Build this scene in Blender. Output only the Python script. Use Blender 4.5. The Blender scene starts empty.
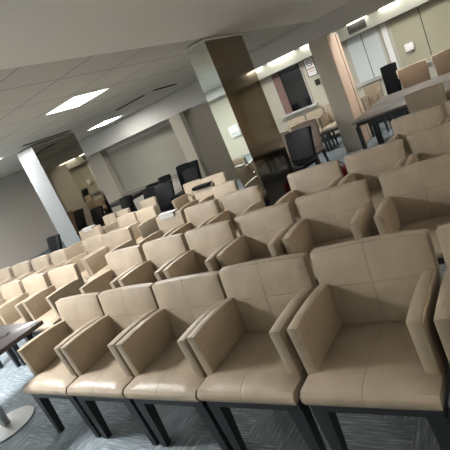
import bpy, bmesh, math, random
from mathutils import Vector, Matrix
random.seed(4)
S = bpy.context.scene
C = S.collection
PI = math.pi
# ------------------------------------------------------------------ camera
cd = bpy.data.cameras.new('camera'); cam = bpy.data.objects.new('camera', cd); C.objects.link(cam)
cd.sensor_width = 36; cd.lens = 446.65/450*36; cd.clip_start = .05; cd.clip_end = 100
M = Matrix(((0.783176, 0.196896, 0.589802), (0.482574, 0.405699, -0.776228), (-0.392119, 0.892547, 0.222717)))
cam.matrix_world = Matrix.Translation((0, 0, 1.65)) @ M.to_4x4()
S.camera = cam
# ------------------------------------------------------------------ world, exposure
W = bpy.data.worlds.new('world'); S.world = W; W.use_nodes = True
W.node_tree.nodes['Background'].inputs[0].default_value = (.8, .85, .9, 1)
W.node_tree.nodes['Background'].inputs[1].default_value = .05
S.view_settings.view_transform = 'Standard'; S.view_settings.look = 'None'
S.view_settings.gamma = 1; S.view_settings.use_curve_mapping = False
S.view_settings.exposure = 2.26
PANEL_W = 13.0        # watts of one ceiling panel
STRIP_W = .5
LEDGE_FILL_W = 36.0        # each two metre fill lamp added on the wall ledges
# two unseen fill lamps added at the rear wall, which has no windows
for wx, ww in ((-4.6, 4.0), (-.6, 3.0)):
    wl = bpy.data.lights.new('window_daylight', 'AREA'); wl.shape = 'RECTANGLE'; wl.size = ww; wl.size_y = 1.3
    wl.energy = 1.0; wl.color = (.93, .96, 1)
    wo = bpy.data.objects.new('window_daylight', wl); C.objects.link(wo); wo.location = (wx, -4.5, 1.35)
    wo.rotation_euler = (math.radians(90), 0, 0)
# ------------------------------------------------------------------ materials
def srgb(r, g, b):
    f = lambda c: (c/255/12.92) if c/255 <= .04045 else ((c/255+.055)/1.055)**2.4
    return (f(r), f(g), f(b), 1)
def mat(name, col, rough=.6, metal=0, spec=.5, noise=0, nscale=8, bump=0, bscale=40, coat=0):
    m = bpy.data.materials.new(name); m.use_nodes = True
    nt = m.node_tree; b = nt.nodes['Principled BSDF']
    b.inputs['Base Color'].default_value = srgb(*col); b.inputs['Roughness'].default_value = rough
    b.inputs['Metallic'].default_value = metal; b.inputs['Specular IOR Level'].default_value = spec
    b.inputs['Coat Weight'].default_value = coat
    if noise or bump:
        tc = nt.nodes.new('ShaderNodeTexCoord')
    if noise:
        n = nt.nodes.new('ShaderNodeTexNoise'); n.inputs['Scale'].default_value = nscale; n.inputs['Detail'].default_value = 5
        nt.links.new(tc.outputs['Object'], n.inputs['Vector'])
        mx = nt.nodes.new('ShaderNodeMix'); mx.data_type = 'RGBA'
        k = 1-noise; c = srgb(*col)
        mx.inputs[6].default_value = (c[0]*k, c[1]*k, c[2]*k, 1); mx.inputs[7].default_value = (min(1, c[0]*(1+noise)), min(1, c[1]*(1+noise)), min(1, c[2]*(1+noise)), 1)
        nt.links.new(n.outputs['Fac'], mx.inputs[0]); nt.links.new(mx.outputs[2], b.inputs['Base Color'])
    if bump:
        n2 = nt.nodes.new('ShaderNodeTexNoise'); n2.inputs['Scale'].default_value = bscale; n2.inputs['Detail'].default_value = 4
        nt.links.new(tc.outputs['Object'], n2.inputs['Vector'])
        bp = nt.nodes.new('ShaderNodeBump'); bp.inputs['Strength'].default_value = bump; bp.inputs['Distance'].default_value = .01
        nt.links.new(n2.outputs['Fac'], bp.inputs['Height']); nt.links.new(bp.outputs[0], b.inputs['Normal'])
    return m
def mathn(nt, op, a, b=None, c=None):
    n = nt.nodes.new('ShaderNodeMath'); n.operation = op
    for i, v in enumerate((a, b, c)):
        if v is None: continue
        if isinstance(v, (int, float)): n.inputs[i].default_value = v
        else: nt.links.new(v, n.inputs[i])
    return n.outputs[0]
def leather(name, seams, col=(152, 138, 119)):
    """beige leather with stitched seams; seams = list of (axis, position) in chair space"""
    m = mat(name, col, rough=.48, spec=.45, noise=.26, nscale=7)
    nt = m.node_tree; b = nt.nodes['Principled BSDF']
    oi = nt.nodes.new('ShaderNodeObjectInfo')
    tc = nt.nodes.new('ShaderNodeTexCoord'); sp = nt.nodes.new('ShaderNodeSeparateXYZ')
    nt.links.new(tc.outputs['Object'], sp.inputs[0])
    # each hide differs a little in shade, patches offset per chair
    vadd = nt.nodes.new('ShaderNodeVectorMath'); vadd.operation = 'ADD'
    comb = nt.nodes.new('ShaderNodeCombineXYZ'); nt.links.new(mathn(nt, 'MULTIPLY', oi.outputs['Random'], 40.), comb.inputs[0])
    nt.links.new(tc.outputs['Object'], vadd.inputs[0]); nt.links.new(comb.outputs[0], vadd.inputs[1])
    for n in nt.nodes:
        if n.type == 'TEX_NOISE': nt.links.new(vadd.outputs[0], n.inputs['Vector'])
    line = None
    for ax, pos in seams:
        d = mathn(nt, 'ABSOLUTE', mathn(nt, 'SUBTRACT', sp.outputs[ax], pos))
        s = mathn(nt, 'SUBTRACT', 1, mathn(nt, 'MINIMUM', mathn(nt, 'DIVIDE', d, .007), 1))
        line = s if line is None else mathn(nt, 'MAXIMUM', line, s)
    wr = nt.nodes.new('ShaderNodeTexNoise'); wr.inputs['Scale'].default_value = 14; wr.inputs['Detail'].default_value = 3
    wr.inputs['Distortion'].default_value = .6
    nt.links.new(vadd.outputs[0], wr.inputs['Vector'])
    h = mathn(nt, 'MULTIPLY', wr.outputs['Fac'], .8)
    if line is not None:
        h = mathn(nt, 'SUBTRACT', h, mathn(nt, 'MULTIPLY', line, .3))
        mx = nt.nodes.new('ShaderNodeMix'); mx.data_type = 'RGBA'
        old = b.inputs['Base Color'].links[0].from_socket
        nt.links.new(mathn(nt, 'MULTIPLY', line, .13), mx.inputs[0]); nt.links.new(old, mx.inputs[6])
        mx.inputs[7].default_value = srgb(84, 72, 54)
        nt.links.new(mx.outputs[2], b.inputs['Base Color'])
    bp = nt.nodes.new('ShaderNodeBump'); bp.inputs['Strength'].default_value = .45; bp.inputs['Distance'].default_value = .012
    nt.links.new(h, bp.inputs['Height']); nt.links.new(bp.outputs[0], b.inputs['Normal'])
    return m
def emis(name, col, strength):
    m = bpy.data.materials.new(name); m.use_nodes = True
    b = m.node_tree.nodes['Principled BSDF']
    b.inputs['Base Color'].default_value = srgb(*col)
    b.inputs['Emission Color'].default_value = srgb(*col); b.inputs['Emission Strength'].default_value = strength
    return m
M_back = leather('leather_back', [(0, 0), (2, .665)])
M_seat = leather('leather_seat', [(0, 0)])
M_arm = leather('leather_arm', [])
M_wood = mat('ebony_wood', (30, 33, 36), .45)
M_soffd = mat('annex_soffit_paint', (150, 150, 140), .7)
M_black = mat('black_leather', (12, 13, 16), .40, spec=.12, bump=.15, bscale=30)
M_brown = mat('brown_leather', (98, 80, 62), .5, noise=.15)
M_pipe = mat('cream_piping', (200, 188, 165), .5)
M_wall = mat('wall_paint', (186, 180, 171), .8, noise=.03, nscale=1.5)
M_cream = mat('cream_wall_paint', (186, 183, 168), .7, noise=.03, nscale=2)
M_soffit = mat('soffit_paint', (184, 182, 178), .7)
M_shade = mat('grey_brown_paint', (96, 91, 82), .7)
M_slab = mat('slab_paint', (240, 233, 223), .8, noise=.05, nscale=.8)
M_taupe = mat('taupe_wall', (158, 142, 120), .7, noise=.06, nscale=2)
M_pier = mat('pier_paint', (168, 161, 148), .7)
M_pink = mat('pinkish_panel', (196, 172, 152), .55, noise=.05, nscale=3)
M_dark = mat('dark_gap', (25, 22, 20), .8)
M_greym = mat('grey_mirror_glass', (172, 166, 154), .03, metal=1)
M_panelw = mat('wall_panel', (142, 139, 128), .8)
M_paper = mat('matte_paper', (176, 176, 172), .8)
M_reflection = mat('white_lacquer', (118, 121, 122), .4)  # pale tone standing in for the bright reflection on the far pillar's front
M_mirror = mat('mirror_glass', (214, 218, 212), .03, metal=1)
M_bronze = mat('bronze_mirror_glass', (150, 138, 120), .07, metal=1)
M_blind = mat('roller_blind', (200, 208, 208), .8)
M_cblind = mat('cream_blind', (168, 165, 144), .8)
M_glass = mat('night_glass', (16, 18, 24), .08, spec=.6)
M_table = mat('dark_table_top', (44, 36, 36), .4, noise=.2, nscale=6, coat=.1)
M_tlight = mat('satin_table_top', (96, 88, 84), .45, noise=.12, nscale=5, coat=.2)
M_chrome = mat('brushed_steel', (170, 172, 172), .42, metal=1)
M_white = mat('white_plastic', (225, 226, 226), .4)
M_red = mat('red_cloth', (120, 18, 24), .8)
M_redink = mat('red_ink', (170, 60, 60), .6)
M_ink = mat('dark_ink', (50, 48, 56), .6)
M_curtain = mat('mauve_curtain', (128, 104, 98), .9, noise=.25, nscale=12)
M_panel = emis('panel_light', (255, 252, 244), 6)
M_strip = emis('strip_light', (255, 252, 240), 5)
# tiled ceiling: thin dark joints
def tile_mat():
    m = mat('ceiling_tiles', (204, 199, 187), .85, noise=.06, nscale=1.2)
    nt = m.node_tree; b = nt.nodes['Principled BSDF']
    tc = nt.nodes.new('ShaderNodeTexCoord'); sp = nt.nodes.new('ShaderNodeSeparateXYZ'); nt.links.new(tc.outputs['Object'], sp.inputs[0])
    def joint(ax, off, pitch):
        fr = mathn(nt, 'FRACT', mathn(nt, 'DIVIDE', mathn(nt, 'ADD', sp.outputs[ax], off), pitch))
        d = mathn(nt, 'MINIMUM', fr, mathn(nt, 'SUBTRACT', 1, fr))
        return mathn(nt, 'LESS_THAN', d, .012)
    j = mathn(nt, 'MAXIMUM', joint(0, 3.43+77.5, .775), joint(1, -2.3+76, .76))
    mx = nt.nodes.new('ShaderNodeMix'); mx.data_type = 'RGBA'
    old = b.inputs['Base Color'].links[0].from_socket
    nt.links.new(mathn(nt, 'MULTIPLY', j, .6), mx.inputs[0]); nt.links.new(old, mx.inputs[6]); mx.inputs[7].default_value = srgb(100, 88, 74)
    nt.links.new(mx.outputs[2], b.inputs['Base Color'])
    return m
M_tiles = tile_mat()
def carpet_mat():
    m = bpy.data.materials.new('herringbone_carpet'); m.use_nodes = True; nt = m.node_tree; b = nt.nodes['Principled BSDF']
    b.inputs['Roughness'].default_value = .95; b.inputs['Specular IOR Level'].default_value = .15
    tc = nt.nodes.new('ShaderNodeTexCoord')
    def streak(sx, sy, seedz):
        mp = nt.nodes.new('ShaderNodeMapping'); mp.inputs['Scale'].default_value = (sx, sy, 1); mp.inputs['Location'].default_value = (0, 0, seedz)
        nt.links.new(tc.outputs['Object'], mp.inputs['Vector'])
        n = nt.nodes.new('ShaderNodeTexNoise'); n.inputs['Scale'].default_value = 1; n.inputs['Detail'].default_value = 2; n.inputs['Roughness'].default_value = .6
        nt.links.new(mp.outputs[0], n.inputs['Vector']); return n.outputs['Fac']
    # herringbone of planks 0.09 x 0.36: alternate diagonal blocks
    sp = nt.nodes.new('ShaderNodeSeparateXYZ'); nt.links.new(tc.outputs['Object'], sp.inputs[0])
    w = .22
    u = mathn(nt, 'FLOOR', mathn(nt, 'DIVIDE', mathn(nt, 'ADD', sp.outputs[0], 50), w))
    v = mathn(nt, 'FLOOR', mathn(nt, 'DIVIDE', mathn(nt, 'ADD', sp.outputs[1], 50), w))
    k = mathn(nt, 'MODULO', mathn(nt, 'ADD', u, v), 4)
    sel = mathn(nt, 'LESS_THAN', k, 1.5)
    mx = nt.nodes.new('ShaderNodeMix'); nt.links.new(sel, mx.inputs[0]); nt.links.new(streak(120, 6, 0), mx.inputs[2]); nt.links.new(streak(6, 120, 3), mx.inputs[3])
    cr = nt.nodes.new('ShaderNodeValToRGB'); e = cr.color_ramp.elements
    e[0].position = .36; e[0].color = srgb(96, 105, 111); e[1].position = .74; e[1].color = srgb(176, 184, 188)
    x = e.new(.56); x.color = srgb(122, 131, 137)
    nt.links.new(mx.outputs[0], cr.inputs[0]); nt.links.new(cr.outputs[0], b.inputs['Base Color'])
    return m
M_carpet = carpet_mat()
# ------------------------------------------------------------------ mesh helpers
def box(bm, x0, x1, y0, y1, z0, z1, bev=0, seg=2):
    r = bmesh.ops.create_cube(bm, size=1)
    vs = r['verts']
    for v in vs:
        v.co = Vector(((x0+x1)/2+v.co.x*(x1-x0), (y0+y1)/2+v.co.y*(y1-y0), (z0+z1)/2+v.co.z*(z1-z0)))
    if bev:
        es = list({e for v in vs for e in v.link_edges})
        bmesh.ops.bevel(bm, geom=es, offset=bev, segments=seg, profile=.5, affect='EDGES')
def prism(bm, pts, x0, x1, bev=0, seg=2):
    """polygon in (y,z) extruded along x"""
    a = [bm.verts.new((x0, y, z)) for y, z in pts]; b = [bm.verts.new((x1, y, z)) for y, z in pts]
    fs = [bm.faces.new(a), bm.faces.new(list(reversed(b)))]
    n = len(pts)
    for i in range(n): fs.append(bm.faces.new((a[i], b[i], b[(i+1) % n], a[(i+1) % n])))
    bmesh.ops.recalc_face_normals(bm, faces=fs)
    if bev:
        es = list({e for f in fs[:2] for e in f.edges})
        bmesh.ops.bevel(bm, geom=es, offset=bev, segments=seg, profile=.5, affect='EDGES')
def frustum(bm, c0, s0, c1, s1):
    """tapered square leg, c = centre (x,y,z), s = (sx,sy)"""
    vs = []
    for c, s in ((c0, s0), (c1, s1)):
        vs.append([bm.verts.new((c[0]+a*s[0]/2, c[1]+b*s[1]/2, c[2])) for a, b in ((-1, -1), (1, -1), (1, 1), (-1, 1))])
    fs = [bm.faces.new(vs[0]), bm.faces.new(vs[1])]
    for i in range(4): fs.append(bm.faces.new((vs[0][i], vs[0][(i+1) % 4], vs[1][(i+1) % 4], vs[1][i])))
    bmesh.ops.recalc_face_normals(bm, faces=fs)
def cyl(bm, x, y, z0, z1, r, n=24, r2=None):
    q = bmesh.ops.create_cone(bm, cap_ends=True, segments=n, radius1=r, radius2=r if r2 is None else r2, depth=z1-z0)
    bmesh.ops.translate(bm, verts=q['verts'], vec=(x, y, (z0+z1)/2))
def obj(name, bm, m, parent=None, smooth=True):
    me = bpy.data.meshes.new(name); bm.to_mesh(me); bm.free(); me.materials.append(m)
    if smooth:
        for p in me.polygons: p.use_smooth = True
        try: me.set_sharp_from_angle(angle=math.radians(38))
        except Exception: pass
    o = bpy.data.objects.new(name, me); C.objects.link(o)
    if parent: o.parent = parent
    return o
def bx(name, m, x0, x1, y0, y1, z0, z1, parent=None, bev=0):
    bm = bmesh.new(); box(bm, x0, x1, y0, y1, z0, z1, bev); return obj(name, bm, m, parent)
def struct(name, m, *a, **k):
    o = bx(name, m, *a, **k)
    if not o.parent: o['kind'] = 'structure'
    return o
def thing(name, label, cat, loc=(0, 0, 0), rz=0, group=None):
    o = bpy.data.objects.new(name, None); C.objects.link(o); o.empty_display_size = .1
    o.location = loc; o.rotation_euler = (0, 0, rz); o['label'] = label; o['category'] = cat
    if group: o['group'] = group
    return o
def tag(o, label, cat, group=None):
    o['label'] = label; o['category'] = cat
    if group: o['group'] = group
    return o
def dup(root, loc, rz, label, group, sx=1, sy=1, sz=1):
    r = root.copy(); C.objects.link(r); r.location = loc; r.rotation_euler = (0, 0, rz); r.scale = (sx, sy, sz)
    r['label'] = label
    if group: r['group'] = group
    for ch in list(root.children):
        c = ch.copy(); C.objects.link(c); c.parent = r
        for g in ch.children:
            d = g.copy(); C.objects.link(d); d.parent = c
    return r
# ------------------------------------------------------------------ room shell
ZC = 2.53
XL, XR, YR, YB, YW = -13.0, 3.4, -4.6, 9.2, 11.0
struct('floor', M_carpet, XL, XR, YR, YW, -.1, 0)
def ceil_part(name, m, x0, x1, y0, y1, z0, z1): return struct(name, m, x0, x1, y0, y1, z0, z1)
ceil_part('ceiling', M_tiles, XL, -2.83, YR, YW, ZC+.02, ZC+.15)
ceil_part('ceiling_slab', M_slab, -2.83, XR, YR, YW, ZC, ZC+.2)
struct('wall_left', M_wall, XL-.1, XL, YR, YW, 0, ZC+.1)
struct('wall_right', M_taupe, XR, XR+.1, YR, YW, 0, ZC+.1)
struct('ceiling_soffit_left', M_soffit, XL, XL+.12, YR, 8.6, 2.22, ZC+.02)
struct('wall_rear', M_cream, XL, XR, YR-.1, YR, 0, ZC+.1)
struct('wall_annex_side', M_taupe, .5, .6, 8.0, YW, 0, ZC+.02)
# far wall of the hall (left) and of the annex (right), pushed back
struct('wall_back', M_wall, XL, -6.46, YB, YB+.12, 0, ZC+.02)
struct('wall_annex', M_cream, -6.46, XR, YW, YW+.12, 0, ZC+.02)
# the long dropped beam across the room, and the soffit above the annex windows
struct('ceiling_beam', M_soffit, -5.2, .5, 8.6, 8.95, 2.22, ZC+.01)
struct('ceiling_beam_left', M_soffit, XL, -5.2, 8.6, 8.95, 2.08, ZC+.01)
struct('ceiling_soffit', M_soffd, -6.34, .5, 10.6, YW, 2.06, 2.345)
struct('ceiling_beam_rear', M_soffit, XL, -2.83, -4.2, -3.9, 2.25, ZC+.01)
# skirting and sill mouldings
struct('baseboard_back', M_wood, XL, -6.46, YB-.02, YB, 0, .1)
struct('baseboard_annex', M_wood, -6.34, .5, YW-.02, YW, 0, .1)

# light slots of the tiled ceiling and the slot diffusers
def panel_light(x, y, label, sx=.67, sy=.62, z=ZC+.02, k=1.0):
    t = thing('ceiling_light', label, 'ceiling light', (x, y, z), 0, 'square ceiling light panels')
    bm = bmesh.new()
    for a in ((-sx/2, sx/2, -sy/2, -sy/2+.02), (-sx/2, sx/2, sy/2-.02, sy/2), (-sx/2, -sx/2+.02, -sy/2+.02, sy/2-.02), (sx/2-.02, sx/2, -sy/2+.02, sy/2-.02)):
        box(bm, *a, -.012, 0)
    obj('frame', bm, M_white, t)
    bx('diffuser', M_panel, -sx/2+.02, sx/2-.02, -sy/2+.02, sy/2-.02, -.008, 0, t)
    ld = bpy.data.lights.new('panel_lamp', 'AREA'); ld.shape = 'RECTANGLE'; ld.size = sx-.06; ld.size_y = sy-.06; ld.energy = PANEL_W*k
    ld.color = (.985, .99, 1)
    l = bpy.data.objects.new('panel_lamp', ld); C.objects.link(l); l.parent = t; l.location = (0, 0, -.02)
    return t
panel_light(-4.61, 4.22, 'square ceiling panel light nearest the camera, left of the mirrored pillar')
panel_light(-7.78, 7.62, 'square ceiling panel light in front of the long beam, beyond the nearest one', k=.22)
panel_light(-8.24, 4.68, 'square ceiling panel light at the left edge beside the far mirrored pillar')
for x, y, k in ((-4.595, .9, 3.6), (-8.46, 1.2, 3.0), (-4.595, -2.4, .2), (-8.46, -2.2, 2.6), (-11.0, -2.2, 1), (-11.6, 4.2, .6)):  # the two leftmost panels are added to brighten the left side
    panel_light(x, y, 'square ceiling panel light over the %s part of the hall, %s' % ('left' if x < -10 else 'middle' if x < -6 else 'right', 'beside the camera' if y > 0 else 'behind the camera'), k=k)
def slot(x0, x1, y0, y1, label):
    o = bx('ceiling_vent', M_dark, x0, x1, y0, y1, ZC+.008, ZC+.02)
    tag(o, label, 'air vent', 'slot air vents in the tiled ceiling')
    bx('vent_frame', M_soffit, x0-.015, x1+.015, y1, y1+.012, ZC+.004, ZC+.02, o) if (x1-x0) > (y1-y0) else bx('vent_frame', M_soffit, x0-.014, x0, y0, y1, ZC+.004, ZC+.02, o)
slot(-6.4, -5.62, 6.66, 6.74, 'short dark slot vent in the ceiling between the near light and the beam')
slot(-5.42, -5.34, 6.75, 7.45, 'dark slot vent in the ceiling close to the mirrored pillar')
slot(-7.24, -7.17, 5.0, 6.1, 'long dark slot vent above the far mirrored pillar')
slot(-9.3, -8.55, 7.18, 7.26, 'dark slot vent left of the second ceiling light')

# mirrored pillars
def pillar(x0, x1, y0, y1, label, mf, ms, nf, ztop=ZC):
    t = thing('mirrored_pillar', label, 'pillar', (x0, y0, 0))
    w, d = x1-x0, y1-y0
    bx('core', M_pier, .012, w-.012, .012, d-.012, 0, ztop, t)
    bx(nf, mf, .004, w-.002, 0, .012, .12, ztop-.03, t)
    bx('side_mirror', ms, w-.012, w, .002, d-.004, .12, ztop-.03, t)
    bx('plinth', M_wood, 0, w, 0, d, 0, .12, t)
    bx('top_trim', M_soffit, -.004, w+.004, -.004, d+.004, ztop-.03, ztop-.012, t)
    return t
pillar(-3.13, -2.84, 4.80, 5.76, 'rectangular pillar clad in mirror glass in the middle of the hall', M_mirror, M_bronze, 'front_mirror')
pillar(-8.05, -7.50, 5.35, 6.42, 'distant mirrored pillar at the left with a narrow white front', M_reflection, M_greym, 'front_panel')
# piers under the beam
def pier(x0, x1, y0, y1, label, m=M_pier):
    t = thing('pier', label, 'pillar', (x0, y0, 0), 0, 'painted piers under the beam')
    w, d = x1-x0, y1-y0
    bx('shaft', m, 0, w, 0, d, 0, 2.22 if x0 > -4 else 2.08, t)
    return t
p = pier(-3.04, -2.70, 8.6, 9.35, 'painted pier at the right with a pinkish side panel by the tables')
bx('side_panel', M_pink, .34, .352, .02, .55, .05, 2.18, p); bx('side_panel', M_pink, .34, .352, .60, .74, .05, 2.18, p)
bx('dark_joint', M_dark, .34, .346, .55, .60, .05, 2.18, p)
pier(-6.80, -6.46, 8.6, 9.165, 'painted pier against the back wall just left of the near mirrored pillar')
pier(-10.65, -9.85, 8.97, 9.165, 'painted pier against the back wall beside the far mirrored pillar')
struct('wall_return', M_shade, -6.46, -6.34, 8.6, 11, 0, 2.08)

# back wall blinds panels on the left (structure windows)
def blind_window(n, x0, x1, y, z0, z1, m, seams=(), mf=None):
    mf = mf or M_soffit
    w = bpy.data.objects.new('window_%d' % n, None); C.objects.link(w); w.location = ((x0+x1)/2, y, z0); w['kind'] = 'structure'
    h = (x1-x0)/2; H = z1-z0
    bx('window_glass', M_glass, -h, h, -.012, -.004, 0, H, w)
    ss = [-h]+[s-(x0+x1)/2 for s in seams]+[h]
    for a, b in zip(ss[:-1], ss[1:]):
        bx('blind', m, a+.008, b-.008, -.03, -.022, .01, H, w)
    for a in (-h, h): bx('window_frame', mf, a-.02, a+.02, -.034, -.002, 0, H, w)
    for s in ss[1:-1]: bx('guide_rail', M_dark, s-.008, s+.008, -.024, -.014, 0, H, w)
    bx('window_sill', mf, -h-.03, h+.03, -.1, -.002, -.04, 0, w)
    return w
blind_window(1, -9.8, -6.9, YB, .7, 1.96, M_panelw, (), M_panelw)
blind_window(2, -3.05, -2.32, YW, 1.02, 2.05, M_blind, (-2.69,))
blind_window(3, -2.08, -.1, YW, .95, 2.05, M_cblind, (-1.45, -.75))
# white pipe casing between the windows
tag(bx('pipe_casing', M_white, -2.24, -2.13, YW-.09, YW-.002, .1, 2.05), 'white vertical pipe casing between bluish and cream blinds', 'pipe casing')
# dark night window with curtain in annex wall
w5 = bpy.data.objects.new('window_4', None); C.objects.link(w5); w5.location = (-4.65, YW, 1.0); w5['kind'] = 'structure'
bx('window_glass', M_glass, -.40, .38, -.03, -.004, 0, 1.05, w5)
bx('window_frame', M_soffit, -.43, -.40, -.05, -.002, 0, 1.07, w5); bx('window_frame', M_soffit, .38, .41, -.05, -.002, 0, 1.07, w5)
bx('window_sill', M_soffit, -.5, .5, -.12, -.002, -.05, 0, w5)
bm = bmesh.new()
for i in range(8): cyl(bm, -.385+i*.026, -.05, .01, 1.05, .016, 10)
obj('curtain', bm, M_curtain, w5)
# no smoking notice
t = thing('notice', 'framed white no smoking notice on the annex wall beside the dark window', 'sign', (-4.02, YW-.01, 1.85))
bx('board', M_white, -.11, .11, -.015, 0, -.21, .21, t); 
bm = bmesh.new()
for a in ((-.125, -.11, -.225, .225), (.11, .125, -.225, .225)): box(bm, a[0], a[1], -.02, 0, a[2], a[3])
for a in ((-.225, -.21), (.21, .225)): box(bm, -.125, .125, -.02, 0, a[0], a[1])
obj('frame', bm, M_ink, t)
def ring(bm, cx, cz, r, w, y0, y1, n=28):
    vs = []
    for i in range(n):
        a = 2*PI*i/n; c, s = math.cos(a), math.sin(a)
        vs.append([bm.verts.new((cx+c*rr, yy, cz+s*rr)) for rr, yy in ((r, y0), (r-w, y0), (r-w, y1), (r, y1))])
    for i in range(n):
        j = (i+1) % n
        for k in range(4): bm.faces.new((vs[i][k], vs[j][k], vs[j][(k+1) % 4], vs[i][(k+1) % 4]))
bm = bmesh.new(); ring(bm, .01, .09, .075, .014, -.019, -.015); 
v = [bm.verts.new((x, -.019, z)) for x, z in ((-.045, .135), (-.035, .145), (.065, .045), (.055, .035))]; bm.faces.new(v)
box(bm, -.05, .055, -.0165, -.015, .083, .097)
bmesh.ops.recalc_face_normals(bm, faces=bm.faces[:])
obj('no_smoking_symbol', bm, M_ink, t)
bm = bmesh.new()
for i in range(8): box(bm, -.09+i*.023, -.09+i*.023+.016, -.018, -.015, -.06, -.025)
pass
bm2 = bmesh.new()
for i in range(10): box(bm2, -.08+i*.016, -.08+i*.016+.011, -.018, -.015, -.11, -.095)
obj('notice_heading', bm, M_redink, t); obj('notice_text', bm2, M_redink, t)
t = thing('thermostat', 'small dark thermostat below the no smoking notice', 'thermostat', (-3.98, YW, 1.45))
bx('body', M_dark, -.06, .06, -.03, 0, -.07, .07, t, bev=.006); bx('display', M_glass, -.03, .03, -.033, -.03, 0, .04, t)
t = thing('wall_box', 'small white box with a bracket on the cream blind wall at top right', 'wall box', (-1.80, YW-.035, 1.38))
bx('body', M_white, -.09, .09, -.09, 0, -.08, .08, t, bev=.008); bx('bracket', M_chrome, -.02, .02, -.07, -.05, -.13, -.08, t)
# white box low on the rear wall, seen in the near pillar's mirror
t = thing('wall_unit', 'white unit on the rear wall, reflected in the near pillar mirror', 'wall unit', (-8.6, YR, .95))
bx('body', M_white, -.2, .2, -.0, .12, -.2, .2, t, bev=.01); bx('grille', M_soffit, -.15, .15, .12, .125, -.12, -.04, t)
# vent grille on the soffit
t = thing('vent_grille', 'dark slatted vent grille on the soffit above bluish blinds', 'air vent', (-2.62, 10.6, 2.21))
bx('backing', M_dark, -.2, .2, -.006, 0, -.09, .09, t)
bm = bmesh.new()
for i in range(9): box(bm, -.2, .2, -.014, -.006, -.085+i*.02, -.077+i*.02)
obj('louvres', bm, mat('vent_metal', (92, 90, 86), .5, metal=.5), t)
# strip lights in the cove over the soffit
def strip(x0, x1, label):
    t = thing('strip_light', label, 'ceiling light', ((x0+x1)/2, 10.565, 2.312), 0, 'strip lights above the annex soffit')
    h = (x1-x0)/2
    bx('housing', M_soffit, -h, h, .012, .035, 0, .03, t); bx('tube', M_strip, -h+.01, h-.01, 0, .012, .004, .026, t)
    ld = bpy.data.lights.new('strip_lamp', 'AREA'); ld.shape = 'RECTANGLE'; ld.size = 2*h; ld.size_y = .05; ld.energy = STRIP_W*2*h; ld.color = (1, .98, .9)
    l = bpy.data.objects.new('strip_lamp', ld); C.objects.link(l); l.parent = t; l.location = (0, -.03, .0); l.rotation_euler = (math.radians(25), 0, 0)
strip(-5.25, -5.0, 'short stub of strip light left of the dark window')
strip(-4.85, -4.1, 'long strip light above the dark window')
strip(-3.95, -3.45, 'strip light above the no smoking notice')
strip(-2.8, -2.35, 'strip light left of the vent grille')
strip(-2.1, -1.65, 'bright strip light above the cream blinds at top right')
strip(-1.55, -1.15, 'bright strip light at the top right corner of the view')
strip(-.9, -.2, 'strip light over the annex outside the view')
for x, y in ((-4.6, 9.35), (-1.6, 9.35)):  # unseen panels added to brighten the annex wall and chairs
    panel_light(x, y, 'square ceiling panel light hidden behind the beam before the %s' % ('dark window' if x < -3 else 'cream blinds'), z=ZC, k=.34)
# added ledges on unseen right and rear walls, with fill lamps brightening the ceiling
struct('trim_1', M_soffit, XR-.25, XR, YR, 8, 2.05, 2.1); struct('trim_2', M_soffit, XR-.27, XR-.25, YR, 8, 2.05, 2.18)  # ledges and lips added to shield the fill lamps' downward light
struct('trim_3', M_soffit, -6.6, XR-.27, YR, YR+.25, 2.05, 2.1); struct('trim_4', M_soffit, -6.6, XR-.27, YR+.25, YR+.27, 2.05, 2.18)
for k, (cx_, y, cr_) in enumerate([(XR-.15, yy, 0) for yy in (-3.0, -.6, 1.8, 4.2, 6.6)]+[(xx, YR+.15, -PI/2) for xx in (-5.4, -3.0)]):
    t = thing('cove_light', ('strip light on the right wall ledge, %s along it' if cr_ == 0 else 'strip light on the rear wall ledge, %s along it') % ('rearmost', 'next to the rearmost', 'middle one', 'last but one', 'farthest forward')[k % 5], 'cove light', (cx_, y, 2.1), cr_, 'cove lights on the wall ledges')
    bx('housing', M_white, -.03, .03, -1.1, 1.1, 0, .02, t); bx('tube', M_strip, -.02, .02, -1.05, 1.05, .02, .05, t)
    ld = bpy.data.lights.new('cove_lamp', 'AREA'); ld.shape = 'RECTANGLE'; ld.size = .05; ld.size_y = 2.1; ld.energy = LEDGE_FILL_W*((.2 if y < 3 else .9) if cr_ == 0 else 1); ld.color = (1, .985, .96)
    l = bpy.data.objects.new('cove_lamp', ld); C.objects.link(l); l.parent = t; l.location = (0, 0, .06); l.rotation_euler = (0, math.radians(130), 0)


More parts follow.
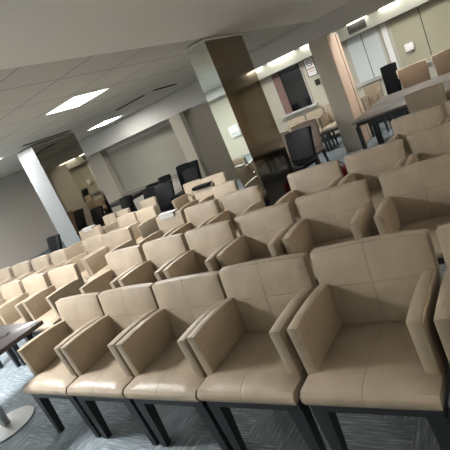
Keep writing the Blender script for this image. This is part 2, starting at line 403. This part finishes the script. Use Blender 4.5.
# ------------------------------------------------------------------ armchair prototype
# origin: middle of the seat's front edge on the floor, facing -Y
def make_armchair():
    t = thing('armchair', '', 'chair')
    hw = .272
    # seat cushion: puffed top and rolled front
    bm = bmesh.new(); nx, ny = 10, 10
    box(bm, -hw, hw, 0, .50, .395, .475, .0)
    bmesh.ops.subdivide_edges(bm, edges=bm.edges[:], cuts=9, use_grid_fill=True)
    for v in bm.verts:
        u = v.co.x/hw; w = (v.co.y/.5)*2-1; zt = (v.co.z-.395)/.08
        r = max(abs(u)**10, abs(w)**14 if w > 0 else abs(w)**9)
        if zt > .5: v.co.z += .014*(1-u*u)*(1-w*w)-.018*r
        if w < -.99: v.co.y -= .012*(1-((zt-.5)*2)**2)
        if abs(u) > .99 and zt < .1: v.co.x *= .985
        if w < -.9 and zt > .9: v.co.y += .006
    obj('seat', bm, M_seat, t)
    # backrest: leaning slab, top edge slightly arched
    bm = bmesh.new()
    box(bm, -hw, hw, 0, .07, 0, .438)
    bmesh.ops.subdivide_edges(bm, edges=bm.edges[:], cuts=7, use_grid_fill=True)
    for v in bm.verts:
        u = v.co.x/hw; h = v.co.z/.438; dpt = v.co.y/.07
        edge = max(abs(u)**14, h**18)
        v.co.y += (.005*edge if dpt < .1 else (-.010*edge if dpt > .9 else 0))
        if dpt < .1: v.co.y -= .010*(1-u*u)*(1-(2*h-1)**2)
        if h > .99: v.co.z += .008*(1-u*u)
        v.co.y += .462+h*.062
        v.co.z = .40+v.co.z
    bmesh.ops.bevel(bm, geom=[e for e in bm.edges if e.calc_face_angle(0) > 1.0], offset=.008, segments=2, profile=.5, affect='EDGES')
    obj('backrest', bm, M_back, t)
    for s in (-1, 1):
        bm = bmesh.new()
        pts = [(.105, .462), (.088, .704), (.20, .708), (.32, .704), (.44, .694), (.515, .682), (.48, .462)]
        x0, x1 = (s*hw, s*(hw-.058)) if s < 0 else (s*(hw-.058), s*hw)
        prism(bm, pts, x0, x1, bev=.011, seg=2)
        obj('armrest', bm, M_arm, t)
    bm = bmesh.new()
    box(bm, -hw+.01, hw-.01, .02, .06, .345, .395); box(bm, -hw+.01, hw-.01, .46, .50, .345, .395)
    box(bm, -hw+.01, -hw+.04, .06, .46, .345, .395); box(bm, hw-.04, hw-.01, .06, .46, .345, .395)
    obj('frame', bm, M_wood, t)
    for s in (-1, 1):
        bm = bmesh.new(); frustum(bm, (s*(hw-.042), .052, .345), (.072, .062), (s*(hw-.034), .062, 0), (.042, .040)); obj('leg', bm, M_wood, t)
        bm = bmesh.new(); frustum(bm, (s*(hw-.042), .468, .345), (.058, .056), (s*(hw-.032), .53, 0), (.034, .034)); obj('leg', bm, M_wood, t)
    return t
ARM = make_armchair(); used = []
def armchair(xl, xr, yb, label, group, rz=0, sz=1):
    """xl..xr width of the back, yb depth of the back's top"""
    w = xr-xl; cx = (xl+xr)/2; a = math.radians(rz)
    sx = min(1.02, (w-.016)/.546)
    ox, oy = math.sin(a)*.53, -math.cos(a)*.53          # from back top to seat front
    loc = (cx+ox, yb+oy, 0)
    if not used:
        used.append(1); ARM.location = loc; ARM.rotation_euler = (0, 0, a); ARM.scale = (sx, 1, sz); ARM['label'] = label; ARM['group'] = group; return ARM
    return dup(ARM, loc, a, label, group, sx, 1, sz)
G1 = 'beige armchairs in the front row'
for xl, xr, lb in ((-3.30, -2.745, 'leftmost beige leather armchair of the front row, beside the dark table'),
                   (-2.745, -2.175, 'second beige leather armchair from the left in the front row'),
                   (-2.175, -1.605, 'third beige leather armchair from the left in the front row, middle of it'),
                   (-1.605, -1.035, 'beige leather armchair in the front row, just left of the largest one'),
                   (-1.025, -.435, 'large beige leather armchair nearest the camera at lower right'),
                   (-.425, .145, 'beige leather armchair beyond the right edge, last of the front row')):
    armchair(xl, xr, 1.86, lb, G1, 0, {-1.605: 1.022, -1.025: 1.035, -.425: 1.035}.get(xl, 1))
G2 = 'beige armchairs in the second row'
for xl, xr, yb, rz, lb in (
    (-.95, -.39, 3.10, 3, 'rightmost beige armchair of the second row, cut by the right edge'),
    (-1.60, -1.02, 3.04, 3, 'second row beige armchair directly behind the largest front chair'),
    (-2.145, -1.615, 2.97, 2, 'second row beige armchair third from the right'),
    (-2.66, -2.15, 2.89, 2, 'second row beige armchair fourth from the right, below the mirrored pillar'),
    (-3.20, -2.67, 2.86, 1, 'second row beige armchair fifth from the right'),
    (-3.74, -3.21, 2.83, 0, 'second row beige armchair sixth from the right, right of the aisle gap'),
    (-4.66, -4.17, 2.74, 3, 'second row beige armchair just left of the aisle gap'),
    (-5.12, -4.67, 2.67, 3, 'second row beige armchair second left of the aisle gap'),
    (-5.58, -5.13, 2.62, 3, 'second row beige armchair third left of the aisle gap, at the left edge')):
    armchair(xl, xr, yb, lb, G2, rz)
G3 = 'beige armchairs in the third row'
for xl, xr, yb, rz, lb in (
    (-.93, -.38, 4.15, 2, 'rightmost beige armchair of the third row, at the right edge'),
    (-1.50, -.94, 4.08, 2, 'third row beige armchair second from the right, below the tables'),
    (-2.10, -1.53, 4.03, 0, 'third row beige armchair third from the right, below the black chair'),
    (-2.92, -2.42, 3.96, 2, 'third row beige armchair whose back touches the foot of the mirrored pillar'),
    (-3.42, -2.95, 3.88, 2, 'third row beige armchair just left of the one before the mirrored pillar'),
    (-3.90, -3.46, 3.88, 0, 'third row beige armchair with a folded white paper on its back'),
    (-4.85, -4.30, 3.78, 1, 'third row beige armchair left of the empty spot in the row'),
    (-5.32, -4.87, 3.80, 1, 'third row beige armchair just right of the aisle gap'),
    (-5.86, -5.50, 3.60, 3, 'small beige armchair back just left of the aisle gap in the third row'),
    (-6.28, -5.87, 3.54, 3, 'third row beige armchair left of the aisle, in front of the small black chair'),
    (-6.74, -6.30, 3.48, 3, 'leftmost beige armchair visible in the third row against the plain wall'),
    (-7.20, -6.76, 3.42, 3, 'beige armchair beyond the left end of the third row by the left edge')):
    armchair(xl, xr, yb, lb, G3, rz)
G4 = 'beige armchairs in the rows near the back wall'
for xl, xr, yb, rz, lb, *z in (
    (-.73, -.22, 5.32, 0, 'beige armchair at the right edge in front of the tables'),
    (-1.29, -.74, 5.27, 0, 'beige armchair standing alone in front of the table corner at right'),
    (-3.56, -3.16, 4.72, 0, 'beige armchair hard against the left side of the near mirrored pillar'),
    (-4.17, -3.78, 5.10, 0, 'narrow beige armchair with a black cloth over its top edge'),
    (-4.49, -4.00, 5.78, 0, 'beige armchair behind the narrow one, left of the mirrored pillar'),
    (-4.97, -4.55, 5.88, 0, 'beige armchair right beside the tall glossy black chair'),
    (-5.12, -4.70, 4.76, 0, 'shaded beige armchair in the fourth row, left of the papers'),
    (-5.58, -5.14, 4.76, 0, 'shaded beige armchair in the fourth row, middle left'),
    (-6.40, -5.85, 4.60, 0, 'beige armchair with a white paper on its back, right of the far pillar'),
    (-5.84, -5.44, 5.62, 0, 'beige armchair left below the tall glossy black chair'),
    (-6.19, -5.86, 5.34, 0, 'wider beige armchair below the square black chair'),
    (-6.56, -6.21, 5.32, 0, 'small beige armchair between the far pier and the paper chair')):
    armchair(xl, xr, yb, lb, G4, rz, z[0] if z else 1)
G5 = 'beige armchairs along the annex wall'
for xl, xr, yb, sz, lb in (
    (-4.64, -4.15, 9.95, 1.06, 'beige armchair under the dark window'),
    (-4.14, -3.69, 9.95, 1.08, 'beige armchair under the no smoking notice'),
    (-3.68, -3.22, 9.95, 1.12, 'beige armchair at the annex wall left of the painted pier'),
    (-2.73, -2.36, 9.95, 1.18, 'beige armchair below the bluish blinds, behind the tables')):
    armchair(xl, xr, yb, lb, G5, 0, sz)
r = dup(ARM, (-1.05, 6.93, 0), PI, 'beige armchair with its back to the camera at the near table', 'armchairs at the annex tables', .86, 1, 1.12)
r = dup(ARM, (-.50, 6.93, 0), PI, 'beige armchair with its back to the camera, right end of the near table', 'armchairs at the annex tables', .9, 1, 1.1)

# ------------------------------------------------------------------ armless chairs (black glossy, brown with cream piping)
def make_side(name, m, H, piped=False):
    t = thing(name, '', 'chair')
    bm = bmesh.new(); box(bm, -.22, .22, 0, .44, .41, .48, .022, 3); obj('seat', bm, m, t)
    bm = bmesh.new(); box(bm, -.225, .225, 0, .05, 0, H-.46)
    bmesh.ops.subdivide_edges(bm, edges=bm.edges[:], cuts=7, use_grid_fill=True)
    for v in bm.verts:
        u = v.co.x/.225; h = v.co.z/(H-.46)
        v.co.x *= 1-.10*(1-h)
        if h > .99: v.co.z += .012*(1-u*u)
        v.co.y += .40+.07*h+.05*h*h-.015*(1-u*u)
        v.co.z += .46
    bmesh.ops.bevel(bm, geom=[e for e in bm.edges if e.calc_face_angle(0) > 1.0], offset=.010, segments=2, profile=.5, affect='EDGES')
    b = obj('backrest', bm, m, t)
    if piped:
        bm = bmesh.new()
        box(bm, -.232, .232, .512, .528, H-.004, H+.018, .004, 1)
        for s in (-1, 1): box(bm, s*.228-.008, s*.228+.008, .505, .521, H-.16, H, .003, 1)
        obj('piping', bm, M_pipe, b)
    for s in (-1, 1):
        bm = bmesh.new(); frustum(bm, (s*.19, .03, .41), (.042, .042), (s*.195, .02, 0), (.028, .028)); obj('leg', bm, M_wood, t)
        bm = bmesh.new(); frustum(bm, (s*.19, .41, .41), (.042, .042), (s*.195, .46, 0), (.028, .028)); obj('leg', bm, M_wood, t)
    return t
BLK = make_side('black_chair', M_black, .95)
BRN = make_side('brown_chair', M_brown, 1.08, True)
BLK['group'] = 'black leather chairs'; BRN['group'] = 'brown chairs behind the tables'
first = {}
def side(root, xl, xr, yb, zt, label, rz=0):
    H = .95 if root is BLK else 1.08
    sx = (xr-xl)/.45; a = math.radians(rz); loc = ((xl+xr)/2+math.sin(a)*.5, yb-math.cos(a)*.5, 0)
    if root.name not in first:
        first[root.name] = 1; root.location = loc; root.rotation_euler = (0, 0, a); root.scale = (sx, 1, zt/H); root['label'] = label; return root
    return dup(root, loc, a, label, root['group'], sx, 1, zt/H)
side(BLK, -5.93, -5.46, 6.2, .94, 'tall glossy black chair in the centre of the far rows')
side(BLK, -3.30, -2.80, 6.75, .95, 'glossy black leather chair between the mirrored pillar and painted pier', -8)
side(BLK, -7.05, -6.69, 4.4, .93, 'small black chair alone left of the far mirrored pillar foot')
side(BLK, -7.72, -7.33, 6.9, .86, 'square black chair back at the foot of the far painted pier')
side(BLK, -7.38, -7.0, 7.5, .86, 'thin black chair top right of the far painted pier')
side(BLK, -6.80, -6.37, 6.75, .87, 'black chair left of the tall glossy one, lower')
side(BLK, -6.80, -6.44, 7.35, .95, 'tilted black chair behind the tall glossy one at its left')
side(BLK, -6.41, -6.03, 7.6, 1.02, 'black chair top directly behind the tall glossy one')
side(BLK, -5.80, -5.40, 7.0, .94, 'wide black chair in front of the near back wall pier')
side(BLK, -6.62, -6.32, 8.3, .95, 'topmost small black chair before the near back wall pier')
side(BLK, -2.35, -2.02, 10.2, 1.22, 'dark grey high chair under the bluish blinds')
side(BRN, -1.97, -1.42, 9.85, 1.06, 'high brown chair with cream piping behind the tables, left', 14)
side(BRN, -1.33, -.80, 9.95, 1.07, 'high brown chair with cream piping behind the tables, at right edge', 12)
side(BRN, -3.66, -3.12, 7.9, .93, 'brown backed chair behind the black one, left of the painted pier')
side(BRN, -4.22, -3.70, 7.9, .89, 'brown backed chair right beside the mirrored pillar edge')

# ------------------------------------------------------------------ tables
def table(x0, x1, y0, y1, label, m, rz=0, group='long tables in the annex'):
    t = thing('table', label, 'table', (x0, y0, 0), rz, group)
    w, d = x1-x0, y1-y0
    bx('tabletop', m, 0, w, 0, d, .715, .75, t, bev=.004)
    bx('apron', M_wood, .05, w-.05, .05, d-.05, .66, .715, t)
    for a in (.06, w-.06):
        for b in (.06, d-.06):
            bm = bmesh.new(); frustum(bm, (a, b, .66), (.06, .06), (a, b, 0), (.05, .05)); obj('leg', bm, M_wood, t)
    return t
table(-2.24, -.75, 6.95, 7.95, 'long satin table nearest the camera beside the painted pier', M_tlight)
table(-.73, .45, 6.95, 7.95, 'satin table joined to the right end of the near table', M_tlight)
table(-2.24, -.75, 7.98, 9.1, 'satin table joined behind the near one', M_tlight)
table(-.73, .45, 7.98, 9.1, 'satin table joined behind, right end, cut by the edge', M_tlight)
table(-8.9, -7.9, 7.4, 8.2, 'dark table before the back wall behind the far rows', M_table, 0, 'dark tables')
# pedestal table at lower left
t = thing('pedestal_table', 'dark wood table on a round steel pedestal at the left edge', 'table', (-4.02, 1.36, 0), 0, None)
bx('tabletop', M_table, -.58, .62, -.42, .40, .715, .75, t, bev=.004)
bm = bmesh.new(); cyl(bm, 0, 0, .03, .69, .038, 28); obj('column', bm, M_chrome, t)
bm = bmesh.new(); cyl(bm, 0, 0, 0, .014, .235, 48); cyl(bm, 0, 0, .014, .03, .235, 48, r2=.05); obj('base', bm, M_chrome, t)
bm = bmesh.new(); box(bm, -.45, .45, -.03, .03, .69, .715); box(bm, -.03, .03, -.3, .3, .69, .714); obj('support_bracket', bm, M_wood, t)
# cable on the table
cu = bpy.data.curves.new('cable', 'CURVE'); cu.dimensions = '3D'; cu.bevel_depth = .004; cu.bevel_resolution = 3
sp = cu.splines.new('NURBS'); pts = []
for i in range(26):
    a = i*.75; r = .05+.02*math.sin(i*1.3); pts.append((-3.80+.10*math.sin(a*.5)+r*math.cos(a)+.004*i, 1.52+r*.8*math.sin(a)+.003*i, .7555+.003*(i % 3)))
sp.points.add(len(pts)-1)
for q, p_ in zip(sp.points, pts): q.co = (*p_, 1)
o = bpy.data.objects.new('cable', cu); C.objects.link(o); cu.materials.append(M_table)
dg = bpy.context.evaluated_depsgraph_get(); me = bpy.data.meshes.new_from_object(o.evaluated_get(dg)); bpy.data.objects.remove(o)
o = bpy.data.objects.new('cable', me); C.objects.link(o); tag(o, 'thin reddish brown cable coiled on the dark table at the left edge', 'cable')
# papers on chair backs
def paper(x, y, z, w, d, label, rz=0):
    bm = bmesh.new()
    box(bm, -w/2, w/2, -d/2, d/2, 0, .012); box(bm, -w/2+.02, w/2-.02, -d/2-.006, -d/2, -.05, .012)
    o = obj('folded_paper', bm, M_paper); o.location = (x, y, z); o.rotation_euler = (0, 0, math.radians(rz)); tag(o, label, 'paper', 'folded papers on chair backs'); return o
def cloth(x, y, z, w, label):
    bm = bmesh.new(); box(bm, -w/2, w/2, -.06, .05, 0, .012, .004, 1); box(bm, -w/2, w/2, -.066, -.058, -.035, .01, .003, 1)
    o = obj('black_cloth', bm, M_black); o.location = (x, y, z); tag(o, label, 'cloth')
cloth(-3.975, 5.120, .849, .33, 'black cloth strip over the top of the narrow beige armchair')
paper(-3.68, 3.90, .852, .27, .08, 'folded white paper lying on the back of a third row armchair')
paper(-6.12, 4.62, .852, .27, .08, 'folded white paper on the back of the armchair near the far pillar')
# small red bag behind the third row
bm = bmesh.new(); box(bm, -.14, .14, -.08, .08, 0, .26, .03, 3)
t = thing('red_bag', 'small red bag on the floor near the foot of the painted pier', 'bag', (-2.42, 6.38, 0))
obj('body', bm, M_red, t)
bm = bmesh.new(); ring(bm, 0, .27, .07, .012, -.006, .006, 20); bmesh.ops.recalc_face_normals(bm, faces=bm.faces[:]); obj('handle', bm, M_red, t)
